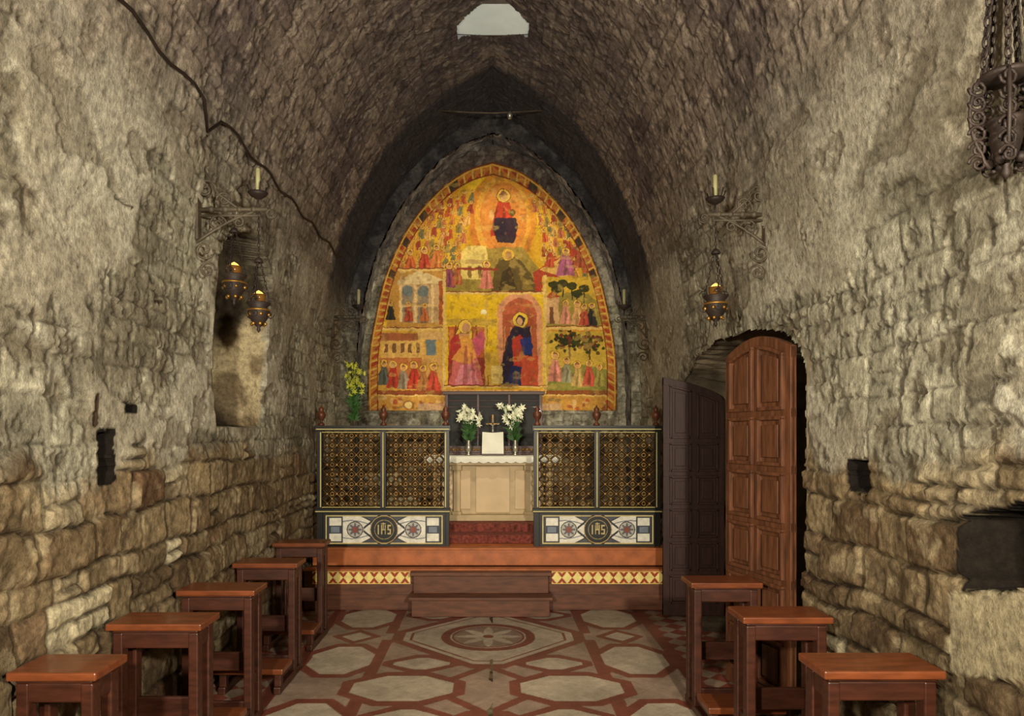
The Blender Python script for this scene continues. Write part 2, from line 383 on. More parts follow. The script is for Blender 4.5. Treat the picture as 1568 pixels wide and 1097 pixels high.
def fig(x,y,hgt,robe,lean=0,halo=True,sit=1.0):
    w=hgt*.2*sit
    poly([(x-w*.5+lean,y-hgt*.72),(x+w*.5+lean,y-hgt*.72),(x+w*1.0,y-hgt*.3),(x+w*1.25,y),(x-w*1.25,y),(x-w,y-hgt*.3)],robe)
    dk=tuple(int(k*.6) for k in robe); poly([(x+lean,y-hgt*.7),(x+w*.3,y-hgt*.3),(x+w*.1,y),(x-w*.3,y)],dk,.7)
    lt_=tuple(min(255,int(k*1.25)) for k in robe); poly([(x+lean+w*.2,y-hgt*.65),(x+w*.75,y-hgt*.3),(x+w*.7,y),(x+w*.45,y)],lt_,.6)
    poly([(x+lean-w*.5,y-hgt*.66),(x-w*1.1,y-hgt*.4),(x-w*.7,y-hgt*.38)],dk,.8)
    if halo: ell(x+lean,y-hgt*.84,hgt*.15,hgt*.15,(120,72,34)); ell(x+lean,y-hgt*.84,hgt*.13,hgt*.13,(228,182,64))
    ell(x+lean,y-hgt*.83,hgt*.085,hgt*.105,(190,136,96)); 
    poly([(x+lean-hgt*.09,y-hgt*.85),(x+lean,y-hgt*.96),(x+lean+hgt*.09,y-hgt*.85)],(100,60,34),.8)
rg=random.Random(4)
ell(770,335,52,74,(196,108,44),.7); ell(770,335,43,64,(214,154,56),.8); ell(771,335,36,56,(186,98,48),.6)
cols=[(176,74,44),(190,114,54),(136,114,60),(208,156,84),(146,56,44),(176,98,66),(106,102,70),(200,140,56)]
for sgn in (-1,1):
    for r_ in range(9):
        for c_ in range(11):
            x=770+sgn*(50+c_*11+rg.uniform(-3,3)+(3*r_)); y=302+r_*15+rg.uniform(-4,4)+abs(c_)*1.6
            if y>428: continue
            fig(x,y+12,21,rg.choice(cols),lean=-sgn*2)
fig(771,362,74,(170,50,32),sit=1.1); poly([(757,334),(790,333),(793,350),(786,372),(762,372),(755,352)],(26,26,44)); ell(785,326,5,5,(90,70,30)); ell(752,330,4,9,(200,150,90))
poly([(678,446),(700,400),(740,380),(800,378),(828,415),(832,446)],(138,122,56),.9)
poly([(706,428),(706,388),(716,376),(744,376),(748,400),(748,428)],(216,188,104)); rect(712,398,742,404,(170,140,84)); rect(716,408,722,426,(120,90,50)); rect(732,408,738,426,(120,90,50))
poly([(752,446),(756,415),(764,396),(780,388),(796,398),(812,418),(826,446)],(84,68,36)); ell(778,390,9,9,(214,166,60)); ell(778,391,5,6,(160,110,70))
poly([(764,444),(770,416),(782,408),(792,444)],(54,42,26),.9); poly([(800,444),(796,420),(810,432),(818,444)],(130,106,50),.8)
fig(745,442,44,(200,114,98)); fig(688,440,40,(130,62,86)); fig(700,436,34,(168,84,52)); rect(700,410,762,414,(134,50,36))
poly([(816,418),(880,380),(886,388),(830,446),(820,446)],(158,50,38)); poly([(826,414),(872,388),(876,420),(860,424)],(210,164,84)); fig(866,422,44,(162,82,120),sit=1.3); fig(842,410,34,(188,86,52)); fig(842,408,30,(166,64,42))
fig(628,420,40,(186,86,48)); fig(650,420,44,(168,54,40)); fig(668,412,40,(192,110,54)); fig(610,418,34,(184,116,54)); fig(900,418,34,(176,90,52)); fig(888,410,36,(162,70,50))
rect(592,414,678,503,(182,130,60)); rect(612,424,672,494,(188,152,108)); 
for ax in (624,648): 
    rect(ax-8,446,ax+8,494,(134,118,100)); ell(ax,446,8,9,(100,110,110)); rect(ax-5,470,ax+5,494,(80,60,44),.6)
poly([(608,430),(642,414),(678,428),(678,434),(608,436)],(216,188,134)); rect(610,466,676,470,(212,172,116)); rect(612,436,616,494,(220,184,126)); rect(634,436,638,494,(220,184,126)); rect(660,436,664,494,(220,184,126)); rect(672,430,678,498,(158,76,38))
fig(598,490,30,(34,34,32)); fig(626,492,30,(164,62,40)); fig(650,492,28,(178,98,54)); rect(615,414,620,428,(180,136,80)); rect(612,414,622,418,(206,170,104))
rect(572,508,682,602,(194,144,56)); rect(584,518,650,552,(208,162,86)); rect(578,510,640,522,(150,82,50)); rect(640,508,678,520,(202,158,96))
for ax in (592,604,616,628,640): rect(ax-3,526,ax+3,540,(104,66,44))
rect(652,520,668,545,(86,106,116)); rect(582,548,646,580,(174,98,54)); rect(648,545,680,602,(190,140,76))
fig(588,590,40,(68,78,72)); fig(602,594,42,(162,42,36)); fig(618,596,40,(138,124,106)); fig(634,596,44,(176,46,36)); fig(648,598,40,(158,100,54)); fig(664,600,46,(184,62,48),halo=True)
rect(574,598,682,603,(134,60,34))
rect(830,424,930,500,(196,156,48)); poly([(832,500),(840,462),(866,448),(900,450),(928,470),(932,500)],(140,124,54))
for (ex,ey) in ((848,436),(862,434),(876,438),(894,442),(852,444),(884,450)): ell(ex,ey,8,6,(36,42,20)); rect(ex-1,ey+6,ex+1,ey+22,(60,44,24))
rect(836,456,856,496,(206,160,112)); poly([(834,456),(846,446),(858,456)],(158,62,40)); rect(842,470,848,496,(104,62,40)); fig(866,496,38,(200,130,104)); fig(884,498,40,(208,152,100)); fig(906,500,38,(32,32,40)); fig(894,498,34,(162,62,48))
rect(834,508,932,602,(184,152,56)); poly([(834,602),(842,570),(880,556),(934,566),(936,602)],(124,122,54))
for i in range(80): ell(872+rg.gauss(0,14),522+rg.gauss(0,7),2.8,2.6,rg.choice([(44,51,22),(100,36,24),(30,36,18)])); ell(903+rg.gauss(0,9),526+rg.gauss(0,7),2.6,2.6,rg.choice([(40,49,20),(76,62,24),(94,36,26)]))
rect(870,522,873,560,(66,40,24)); rect(901,526,904,560,(66,40,24))
fig(850,584,48,(202,122,110)); fig(868,586,40,(138,134,106)); fig(884,592,40,(178,144,86)); fig(902,592,42,(178,72,56)); fig(918,592,36,(152,140,68)); rect(834,598,932,603,(134,70,34))
rect(680,448,836,592,(214,172,30)); rect(686,500,745,590,(168,78,44)); rect(688,505,742,530,(190,106,52)); rect(684,488,760,498,(176,142,60),.8)
poly([(686,590),(686,548),(746,548),(760,590)],(136,46,38))
for ax in (696,712,728,744): rect(ax,498,ax+3,530,(132,58,36))
fig(714,589,92,(196,98,96),lean=-3,sit=1.15); poly([(690,550),(700,520),(712,512),(724,520),(732,545),(716,560)],(210,144,58),.9); poly([(686,560),(690,520),(702,510),(706,530)],(162,42,44)); poly([(722,520),(740,505),(744,530),(730,548)],(188,78,102)); 
ell(712,500,11,11,(110,66,34)); ell(712,500,10,10,(228,186,70)); ell(713,502,6,7,(190,136,100))
poly([(696,589),(704,560),(724,556),(734,589)],(212,130,142),.8); poly([(708,589),(712,530),(716,530),(716,589)],(144,58,68),.7); poly([(724,589),(720,540),(723,540),(730,589)],(144,58,68),.6)
put(((PX-796)/34)**2+((PY-480)/32)**2<1,(206,138,102)); rect(762,480,830,590,(206,138,102)); put(((PX-796)/26)**2+((PY-482)/25)**2<1,(178,84,54)); rect(770,482,822,588,(160,76,48))
for k in range(5): rect(772+k*10,500,774+k*10,545,(202,148,84),.7)
poly([(764,590),(768,556),(776,520),(786,500),(800,492),(812,502),(816,530),(812,560),(820,590)],(20,23,48)); poly([(786,560),(784,520),(796,512),(806,524),(800,562)],(168,50,38)); poly([(776,590),(782,560),(806,562),(800,590)],(28,36,80)); poly([(796,520),(814,515),(815,540),(802,545)],(26,40,102))
ell(797,490,12,12,(110,66,34)); ell(797,490,11,11,(228,184,66)); ell(797,491,7,8,(24,25,44)); ell(796,492,5,6,(200,148,104)); rect(798,545,824,590,(172,66,42))
poly([(744,540),(764,540),(768,590),(748,590)],(192,152,56)); rect(742,460,746,592,(198,156,70)); rect(752,560,770,588,(212,182,106))
ell(740,478,5,4,(230,214,164))
for (x0,y0,x1,y1) in ((590,410,680,415),(565,501,684,507),(832,499,936,505),(678,446,836,451),(678,414,683,604),(832,420,837,604),(568,603,936,607),(680,590,836,594)):
    rect(x0,y0,x1,y1,(214,176,100)); rect(x0,y0,x1,y0+1.6,(118,46,30))
rect(560,607,940,642,(188,134,60)); 
for i in range(170): 
    x=rg.uniform(566,938); y=rg.uniform(610,638); ell(x,y,rg.uniform(1.5,6),rg.uniform(1.5,4),rg.choice([(206,168,112),(142,68,40),(120,100,62),(196,146,56),(164,50,36)]),.8)
ell(625,620,9,7,(140,86,44)); ell(625,620,6,5,(212,184,120)); rect(640,618,860,640,(180,154,128),.6)
def inshape(s_):
    z0=3.3; return np.abs(XX-XC)/s_< np.where(((ZZ-z0)/s_+z0)<5.44,np.interp((ZZ-z0)/s_+z0,fp[:,1],fp[:,0],left=1.66),-1)
o1=~inshape(.987); o2=~inshape(.975); o3=~inshape(.925); o4=~inshape(.917)
ang=np.arctan2(ZZ-3.3,XX)
put(o4,(104,36,26)); 
put(o3,(176,108,44)); put(o3&(np.sin(ang*52)*np.cos((np.abs(XX)+ZZ)*40)>.1),(150,54,32)); put(o3&(np.sin(ang*104)>.75),(200,160,72))
put(o2,(196,150,60)); put(o1,(92,38,28))
for a_ in (.75,1.0,1.28,1.85,2.15,2.4,.45,2.7): put(o3&~o2&(np.abs(ang-a_)<.035),(52,42,36))
w=fbm(PX*.09,PY*.09,4); w2=fbm(PX0*.5,PY0*.5,3); img=img*(.60+.52*w+.26*w2)[...,None]
img=mix(img,q(200,166,86),sst(.64,.72,fbm(PX*.07+4,PY*.12,4))*.3)
img=mix(img,q(104,76,40),sst(.62,.72,fbm(PX*.12+40,PY*.12,4))*.38)
gridmesh('fresco',np.stack([XX,np.full_like(XX,FY),ZZ],-1),img,M_fresco,inshape(1.0),smooth=False)
# ---------------- floor
xs=np.arange(-2.15,2.1,.008); yf=np.concatenate([np.arange(-1.2,3.9,.05),np.arange(3.9,7.3,.008),np.arange(7.35,9.6,.1)])
XX,YY=np.meshgrid(xs,yf,indexing='ij')
red=q(122,66,52); lt=q(186,172,150)
n1=fbm(XX*5,YY*5,4); n3=fbm(XX*1.3,YY*1.3+8,2)
P_=2.54; dx=np.abs(XX+.04); dyr=(YY-6.27+P_/2)%P_-P_/2; dy=np.abs(dyr)
dx=dx+.008*(fbm(XX*4,YY*4,2)-.5)
tile=(np.floor(XX*3.3+YY*3.3)*.37+np.floor(XX*3.3-YY*3.3)*.61)%1.0
L2=lt*(.66+.4*n1+.2*tile)[...,None]; L3=q(158,136,118)*(.6+.5*n1+.2*tile)[...,None]; R_=red*(.75+.5*n1)[...,None]; R2=R_*.85
img=L3.copy()
def pf(mk,c): 
    global img
    img=np.where(mk[...,None],c,img)
def hexm(cx,cy,a,b,cut=.35,e=0):
    X_=np.abs(dx-cx); Y_=np.abs(dy-cy); A=a+e; B_=b+e; return (X_<A)&(Y_<B_)&(X_/A+Y_/B_<2-cut)
band_=.085
H_=((1.17,.64,.25,.34,.62),(.60,1.27,.36,.25,.62),(1.17,0,.13,.13,.95),(.52,.74,.22,.14,.8))
def dia(k): return (dx+dy<k)&(np.maximum(dx,dy)<k*.86)
pf(dia(.99),R_)
pf((np.abs(dx-.88)<.05)&(dy>.1)&(dy<1.27),R_)
for (cx,cy,a,b_,cut) in H_: pf(hexm(cx,cy,a,b_,cut,band_),R_)
pf((np.abs(dx-(dy-.8)*.9)<.05)&(dx<.5)&(dy>.8),R_)
for (cx,cy,a,b_,cut) in H_: pf(hexm(cx,cy,a,b_,cut,0),L2)
pf(dia(.87),L2)
pf(dia(.80)&~dia(.775),R_)
rr=np.hypot(dx,dy)
pf(rr<.50,L2); pf(rr<.42,R_); pf(rr<.34,L2)
an=np.arctan2(dyr,XX+.04); star=.09+.22*np.abs(((an/(math.pi/4))%1)-.5)*2
pf(rr<.31,L3*.8); pf((rr<star)&(rr>.05),L2*1.05); pf(rr<.05,R_); pf((rr<.325)&(rr>.305),R_)
jn=(np.abs((XX*2.2+YY*2.2)%1-.5)<.008)|(np.abs((XX*2.2-YY*2.2)%1-.5)<.008)
img=np.where(jn[...,None],img*.8,img)
o=dx>1.56; pf(o,L3*.85); pf((dx>1.46)&(dx<1.57),R_); pf(o&((np.floor(XX*5+YY*5)+np.floor(XX*5-YY*5))%2<1),R_)
img=img*(.72+.5*n3)[...,None]
gridmesh('floor',np.stack([XX,YY,.003*(n1-.5)],-1),img,M_marble)
# ---------------- chancel platform
b=B()
PE=9.08
b.box(-1.93,1.86,7.2,PE,0.004,.28,M_step); b.box(-1.93,1.86,7.2,PE,.281,.41,M_step)
b.box(-1.93,1.86,7.18,7.3,.405,.425,M_orange)
b.box(-1.90,1.83,7.42,PE,.42,.585,M_orange); b.box(-1.92,1.84,7.40,PE,.585,.605,M_orange)
b.box(-1.93,1.86,7.185,7.2,.02,.16,M_step)
b.obj('chancel_platform',.004)
b=B()
b.box(-.80,.56,6.92,7.178,.004,.17,M_step); b.box(-.83,.59,6.89,7.178,.17,.20,M_step)
b.box(-.80,.56,7.08,7.178,.2,.38,M_step); b.box(-.83,.59,7.04,7.178,.38,.415,M_step)
b.obj('altar_steps',.006)
def band(name,x0,x1,z0,z1,y,fn,res=.005,parent=None):
    xs=np.arange(x0,x1+1e-6,res); zs=np.linspace(z0,z1,max(3,int((z1-z0)/res)))
    X,Z=np.meshgrid(xs,zs,indexing='ij'); im=fn((X-x0)/(x1-x0)*(x1-x0),(Z-z0)/(z1-z0),x1-x0,z1-z0)
    return gridmesh(name,np.stack([X,np.full_like(X,y),Z],-1),im,M_marble,smooth=False,parent=parent)
def checker(x,t,W,Hh):
    im=np.ones(x.shape+(3,))*q(150,52,30)
    p=.105; u=np.abs((x/p)%1-.5)*2; v=np.abs(t-.5)*2
    im=np.where((u+v<.95)[...,None],q(236,214,130),im)
    im=np.where((np.abs(u+v-1.9)<.35)[...,None]&(v>.1)[...,None],q(226,180,90),im)
    im=np.where(((t<.08)|(t>.92))[...,None],q(225,190,110),im); return im
fr=empty('mosaic_frieze')
band('frieze_north',-1.84,-.84,.275,.405,7.177,checker,parent=fr); band('frieze_south',.60,1.80,.275,.405,7.177,checker,parent=fr)
# ---------------- screens
def inlay(x,t,W,Hh):
    z=(t-.5)*Hh; xx=x-W/2; ax=np.abs(xx); az=np.abs(z)
    im=np.ones(x.shape+(3,))*q(32,32,34)
    edge=np.minimum(W/2-ax,Hh/2-az)
    im=np.where((edge<.022)[...,None],q(28,24,20),im); im=np.where(((edge>.022)&(edge<.034))[...,None],q(204,186,120),im)
    blue=q(126,130,134); wh=q(222,218,202); dk=q(34,34,38); rb=q(126,70,54)
    inn=(ax<W/2-.205)&(edge>.034)
    wave=.115-.06*np.cos(ax*9.0)
    im=np.where(inn[...,None],wh,im)
    im=np.where((inn&(np.abs(az-wave)<.012))[...,None],dk,im)
    im=np.where((inn&(az>wave))[...,None],q(70,72,78),im)
    im=np.where((inn&(np.abs(az-wave*.55)<.006))[...,None],blue,im)
    r=np.hypot(ax-.31,z); an=np.arctan2(z,ax-.31)
    im=np.where((r<.088)[...,None],dk,im); im=np.where((r<.078)[...,None],q(176,172,160),im); im=np.where((r<.055+.018*np.cos(an*8))[...,None],q(90,92,100),im); im=np.where((r<.034)[...,None],rb,im)
    d=ax*.8+az; im=np.where((np.abs(d-.19)<.013)[...,None]&(ax<.22)[...,None],dk,im)
    sx=np.abs(ax-(W/2-.125))
    im=np.where((sx<.078)[...,None]&(edge>.034)[...,None],q(50,54,62),im)
    im=np.where((sx<.064)[...,None]&(np.abs(az-.083)<.042)[...,None],wh,im)
    im=np.where((sx<.045)[...,None]&(az<.03)[...,None],q(110,120,134),im)
    r=np.hypot(ax,z)
    im=np.where((r<.15)[...,None],q(180,150,84),im); im=np.where((r<.142)[...,None],q(24,24,26),im); im=np.where((r<.105)[...,None],q(150,130,80),im); im=np.where((r<.098)[...,None],q(26,28,28),im)
    L=q(190,170,110)
    for (a0,a1,z0,z1) in ((-.066,-.054,-.05,.05),(-.03,-.02,-.05,.05),(.008,.018,-.05,.05),(-.03,.018,-.006,.006),(.036,.074,.036,.05),(.036,.074,-.05,-.036),(.036,.074,-.007,.007),(.036,.048,0,.05),(.062,.074,-.05,0),(-.012,-.002,.0,.075),(-.03,.018,.06,.068)):
        im=np.where(((xx>a0)&(xx<a1)&(z>z0)&(z<z1))[...,None],L,im)
    return im
def screen(x0,x1):
    e=empty('chancel_screen')
    y0,y1=7.50,7.57; zb,zm,zt=.605,.965,1.875; xm=(x0+x1)/2
    b=B()
    b.box(x0+.06,x1-.04,y0+.015,y1,zb,zm,M_frame)
    b.box(x0-.01,x1+.01,y0-.03,y1+.03,zm,zm+.045,M_frame); b.box(x0-.01,x1+.01,y0-.035,y0-.031,zm+.012,zm+.022,M_cream)
    b.box(x0-.015,x1+.015,y0-.035,y1+.035,zt-.035,zt+.0,M_frame); b.box(x0-.015,x1+.015,y0-.05,y1+.05,zt+.0,zt+.02,M_frame)
    b.box(x0,x1,y0-.04,y0-.036,zt-.024,zt-.014,M_cream)
    for x,w in ((x0,.055),(x1-.055,.055),(xm-.03,.06)): 
        b.box(x,x+w,y0,y1,zm+.045,zt-.035,M_frame)
    for xa in (xm-.006,x0+.035,x1-.045): b.box(xa,xa+.011,y0-.006,y0,zm+.06,zt-.05,M_cream)
    b.box(x0+.0,x0+.06,y0,y1,zb,zm,M_frame); b.box(x1-.04,x1,y0,y1,zb,zm,M_frame)
    for pa,pb in ((x0+.055,xm-.03),(xm+.03,x1-.055)):
        for (a0,a1,c0,c1) in ((pa,pb,zt-.055,zt-.047),(pa,pb,zm+.055,zm+.063)): b.box(a0,a1,y0-.004,y0+.01,c0,c1,M_cream)
    b.obj('frame',.003,e)
    l=B(); p=.108
    for pa,pb in ((x0+.055,xm-.03),(xm+.03,x1-.055)):
        W=pb-pa; z0=zm+.045; z1=zt-.035; Hh=z1-z0; nx=round(W/p); px=W/nx; nz=round(Hh/p); pz=Hh/nz
        for i in range(-nz,nx+nz):
            for s_ in (1,-1):
                k0=max(0,-i); k1=min(nz,nx-i)
                if k1>k0:
                    A=(pa+(i+k0)*px, k0*pz); E=(pa+(i+k1)*px,k1*pz)
                    if s_<0: A=(A[0],Hh-A[1]); E=(E[0],Hh-E[1])
                    yy=y0+.022+(0.012 if s_<0 else 0)
                    l.tube([(A[0],yy,z0+A[1]),(E[0],yy,z0+E[1])],.012,M_lattice,6)
                    l.tube([(A[0],yy-.012,z0+A[1]),(E[0],yy-.012,z0+E[1])],.0022,M_brassl,4)
        for i in range(nx):
            for j in range(nz):
                cx_=pa+(i+.5)*px; cz_=z0+(j+.5)*pz
                l.sph((cx_,y0+.014,cz_),.013,M_brassl,8)
                if i and j: l.sph((pa+i*px,y0+.014,z0+(j)*pz),.013,M_brassl,8)
                if i:
                    l.tube([(pa+i*px+.02*math.cos(a),y0+.024,cz_+.02*math.sin(a)) for a in [k*math.pi/4 for k in range(9)]],.005,M_brassl,4)
    l.obj('lattice',0,e)
    band('inlay_panel',x0+.07,x1-.05,zb+.005,zm-.005,y0+.008,inlay,.004,e)
    u=B()
    for x in (x0+.04,xm,x1-.04):
        u.lathe([(.035,0),(.035,.02),(.014,.035),(.014,.05),(.04,.085),(.048,.115),(.044,.14),(.022,.155),(.03,.17),(.03,.18),(.012,.2),(.0005,.225)],(x,y0+.035,zt+.02),M_urn,16)
    u.obj('urn_finials',0,e)
screen(-1.875,-.464); screen(.436,1.785)
# ---------------- altar
b=B()
b.box(-.98,.98,7.98,8.82,.606,.79,M_carpet)
b.box(-.98,.98,7.7,7.975,.606,.70,M_carpet)
b.obj('altar_predella',.01)
b=B()
b.box(-.72,.72,8.2,8.78,.791,.86,M_altar); b.box(-.60,.60,8.30,8.74,.86,1.44,M_altar)
b.box(-.20,.20,8.275,8.3,.88,1.42,M_altarp)
b.box(-.56,-.26,8.285,8.3,.92,1.38,M_altarp); b.box(.26,.56,8.285,8.3,.92,1.38,M_altarp)
for cx_ in (-.66,-.42,.42,.66):
    b.box(cx_-.055,cx_+.055,8.2,8.29,.86,.90,M_altar); b.box(cx_-.04,cx_+.04,8.215,8.29,.90,1.38,M_altar); b.box(cx_-.055,cx_+.055,8.2,8.29,1.38,1.44,M_altar)
b.box(-.74,.74,8.18,8.8,1.44,1.50,M_altar); b.box(-.77,.77,8.15,8.82,1.50,1.54,M_altar)
b.obj('altar',.006)
b=B(); n=60
vs=[];fs=[]
rows=[(8.82,1.546),(8.14,1.546),(8.125,1.538),(8.122,1.51),(8.120,1.485)]
for j,(y,z) in enumerate(rows):
    for i in range(n+1):
        x=-.79+1.58*i/n; zz=z
        if j==4: zz-=.018*abs(math.sin(i*math.pi/4))
        vs.append((x,y-(.006*math.sin(i*.9) if j>2 else 0),zz))
for j in range(len(rows)-1):
    for i in range(n): fs.append((j*(n+1)+i,j*(n+1)+i+1,(j+1)*(n+1)+i+1,(j+1)*(n+1)+i))
b.add(vs,fs,M_white,True); b.obj('altar_cloth')
b=B(); x0,x1=-.60,.62
b.box(x0,x1,8.84,9.06,.606,2.30,M_black)
b.box(x0-.03,x1+.03,8.80,9.07,2.30,2.34,M_wood); b.box(x0-.04,x1+.04,8.79,9.07,2.34,2.36,M_gold)
for (a,c) in ((x0,x0+.04),(x1-.04,x1),(-.2,-.17),(.19,.22)): b.box(a,c,8.82,8.838,1.55,2.30,M_wood)
for z in (2.14,2.22): b.box(x0+.04,x1-.04,8.822,8.836,z,z+.009,M_wood)
b.obj('reredos_cabinet',.003)
b=B()
b.box(-.62,.64,8.60,8.70,1.55,1.575,M_wood); b.box(-.62,.64,8.60,8.625,1.575,1.66,M_wood)
for i in range(25): b.sph((-.58+i*.05,8.59,1.615),.018,M_gold,8)
b.obj('altar_gradine',.003)
def bouquet(name,c,hh,spread,pm,nst,vase=M_silver,tall=.16,seed=1,scale=1):
    r=random.Random(seed); b=B(); x,y,z=c
    b.lathe([(.03,0),(.035,.01),(.018,.03),(.03,.06),(.045,.1),(.03,.13),(.022,tall),(.034,tall+.02)],(x,y,z),vase,14)
    for i in range(nst):
        a=r.uniform(0,2*math.pi); sp=spread*r.uniform(.15,1); h_=hh*r.uniform(.6,1)
        tip=Vector((x+sp*math.cos(a),y+sp*.5*math.sin(a),z+tall+h_))
        mid=Vector((x+.35*sp*math.cos(a),y+.2*sp*math.sin(a),z+tall+h_*.55))
        b.tube([(x,y,z+tall-.02),mid,tip],.003,M_leaf,4)
        for kk in range(3):
            t=r.uniform(.2,1); p=mid.lerp(tip,t)+Vector((r.uniform(-.02,.02),r.uniform(-.02,.02),0))
            d=Vector((r.uniform(-1,1),r.uniform(-1,.2),r.uniform(-.2,1))).normalized(); R=.032*scale*r.uniform(.7,1.2)
            u=d.orthogonal().normalized(); w=d.cross(u)
            for k in range(6):
                g=k*math.pi/3; e1=(u*math.cos(g)+w*math.sin(g)); e2=(u*math.cos(g+.5)+w*math.sin(g+.5)); e0=(u*math.cos(g-.5)+w*math.sin(g-.5))
                b.add([p,p+e0*R*.6+d*R*.7,p+e1*R*1.3+d*R*.9,p+e2*R*.6+d*R*.7],[(0,1,2,3)],pm)
        for kk in range(6):
            p=Vector((x,y,z+tall)).lerp(mid,r.random()); g=r.uniform(0,6.28); e=Vector((math.cos(g),.5*math.sin(g),r.uniform(.2,1.2))).normalized()*r.uniform(.06,.13); s_=e.cross(Vector((0,1,.2))).normalized()*.010
            b.add([p,p+e*.5+s_,p+e,p+e*.5-s_],[(0,1,2,3)],M_leaf)
    return b.obj(name)
bouquet('lily_vase',(-.29,8.45,1.548),.46,.20,M_petal,16,seed=2,tall=.16,scale=1.15)
bouquet('lily_vase',(.27,8.45,1.548),.46,.20,M_petal,16,seed=7,tall=.16,scale=1.15)
bouquet('flower_vase',(-1.74,8.85,.607),.78,.17,M_petaly,20,seed=9,tall=1.35,vase=M_iron,scale=1.0)
b=B()
for s_ in (-1,1):
    b.add([(0,8.40,1.57),(s_*.13,8.38,1.57),(s_*.125,8.44,1.83),(0,8.46,1.82)],[(0,1,2,3)],M_white)
    b.add([(0,8.41,1.57),(s_*.13,8.39,1.57),(s_*.125,8.45,1.83),(0,8.47,1.82)],[(0,1,2,3)],M_wood)
b.box(-.13,.13,8.36,8.48,1.548,1.57,M_wood)
b.obj('missal_on_stand')
b=B()
b.lathe([(.06,0),(.06,.015),(.02,.04),(.02,.1),(.035,.13),(.01,.16)],(0,8.54,1.548),M_gold,14)
b.box(-.008,.008,8.534,8.546,1.70,2.04,M_gold); b.box(-.08,.08,8.534,8.546,1.92,1.936,M_gold); b.tube([(0,8.527,1.76),(0,8.527,1.93)],.012,M_silver,6); b.tube([(-.07,8.527,1.935),(0,8.527,1.91),(.07,8.527,1.935)],.006,M_silver,5); b.sph((0,8.524,1.95),.015,M_silver)
b.obj('altar_crucifix')
# ---------------- kneelers
def kneeler(x0,x1,D):
    b=B(); h_=.85; dp=.25
    b.box(x0,x1,D,D+dp,h_-.035,h_,M_woodtop)
    b.box(x0+.025,x1-.025,D+.02,D+dp-.02,h_-.05,h_-.035,M_wood)
    b.box(x0+.03,x1-.03,D+.03,D+dp-.03,h_-.13,h_-.05,M_wood)
    for x in (x0+.025,x1-.075):
        b.box(x,x+.05,D+.024,D+.085,.05,h_-.051,M_wood); b.box(x,x+.05,D+dp-.085,D+dp-.024,.05,h_-.051,M_wood)
        b.box(x,x+.05,D-.33,D+dp-.0,.004,.055,M_wood)
        b.box(x,x+.05,D-.31,D-.255,.05,.15,M_wood); b.box(x+.01,x+.04,D-.3,D+.05,.09,.12,M_wood)
        b.box(x+.01,x+.04,D+.08,D+dp-.08,.25,.31,M_wood)
    b.box(x0,x1,D-.36,D-.12,.151,.19,M_woodtop)
    b.box(x0+.07,x1-.07,D+dp-.07,D+dp-.045,.30,.42,M_wood)
    b.box(x0+.07,x1-.07,D+.045,D+.07,.10,.16,M_wood)
    b.obj('prayer_kneeler',.007)
for D,xa,xb in ((2.80,-1.94,-1.58),(3.52,-1.94,-1.46),(4.28,-1.93,-1.45),(5.18,-1.92,-1.44),(6.15,-1.93,-1.47)): kneeler(xa,xb,D)
for D,xa,xb in ((4.50,1.27,1.73),(3.65,1.30,1.77),(2.82,1.33,1.82)): kneeler(xa,xb,D)
# ---------------- door leaves
def leaf(name,W,zt,rows,hinge,ang,m,mf,cols=2):
    b=B(); t=.045
    b.slab(0,W,.01,lambda x:zt(x)-.002,.012,t-.012,mf,16)
    st=.07; cw=(W-st*(cols+1))/cols
    for c in range(cols+1): b.slab(c*(cw+st),c*(cw+st)+st,.01,zt,0,t,m,4)
    b.slab(0,W,lambda x:zt(x)-.075,lambda x:zt(x)+.001,-.001,t+.001,m,16)
    top=zt(0)-.03; rh=(top-.14)/rows; rl=.06
    for r_ in range(rows):
        z=.14+r_*rh
        b.slab(0,W,z-rl if r_ else .01,z+.0,-.001,t+.001,m,1)
        for c in range(cols):
            xa=c*(cw+st)+st; xb=xa+cw
            if r_<rows-1: tp=lambda x,z=z:z+rh-rl
            else: tp=lambda x:zt(x)-.075
            for s_ in (0,1):
                ya,yb=((-.02,.014) if s_==0 else (t-.014,t+.02))
                b.slab(xa-.010,xa+.014,z-.010,lambda x:tp(x),ya,yb,m,1); b.slab(xb-.014,xb+.010,z-.010,lambda x:tp(x),ya,yb,m,1)
                b.slab(xa,xb,z-.010,z+.014,ya,yb,m,1); b.slab(xa-.010,xb+.010,lambda x:tp(x)-.014,lambda x:tp(x)+.010,ya,yb,m,6)
                b.slab(xa+.045,xb-.045,z+.045,lambda x:tp(x)-.045,ya+.010,yb-.010,m,6)
    b.lathe([(.012,0),(.012,.11)],(W-.035,-.04,1.0),M_iron,8); b.tube([(W-.035,0,1.02),(W-.035,-.04,1.02)],.006,M_iron); b.tube([(W-.035,0,1.1),(W-.035,-.04,1.1)],.006,M_iron)
    o=b.obj(name,.003); o.location=(hinge[0],hinge[1],.004); o.rotation_euler=(0,0,ang); return o
a=math.atan2(.66,-.17)
leaf('door_1',.72,lambda x:2.36+.10*math.sin(math.pi*min(1,max(0,(x/.72)))),6,(1.925,4.46),a,M_door,M_door)
leaf('door_2',.60,lambda x:2.12+.24*math.sqrt(max(0,x/.60)),6,(2.28,6.98),math.pi,M_doordark,M_doordark)
b=B(); n=60; out=[]
yc=(DO[0]+DO[1])/2; hw=(DO[1]-DO[0])/2+.035
out.append((yc-hw,0.0))
rj=random.Random(3)
for i in range(n+1):
    t=-1+2*i/n; t=math.sin(t*math.pi/2); out.append((yc+hw*t,DO[2]+.03+DO[3]*math.sqrt(max(0,1-abs(t)**2.4))+rj.uniform(-.018,.012)))
out.append((yc+hw,0.0))
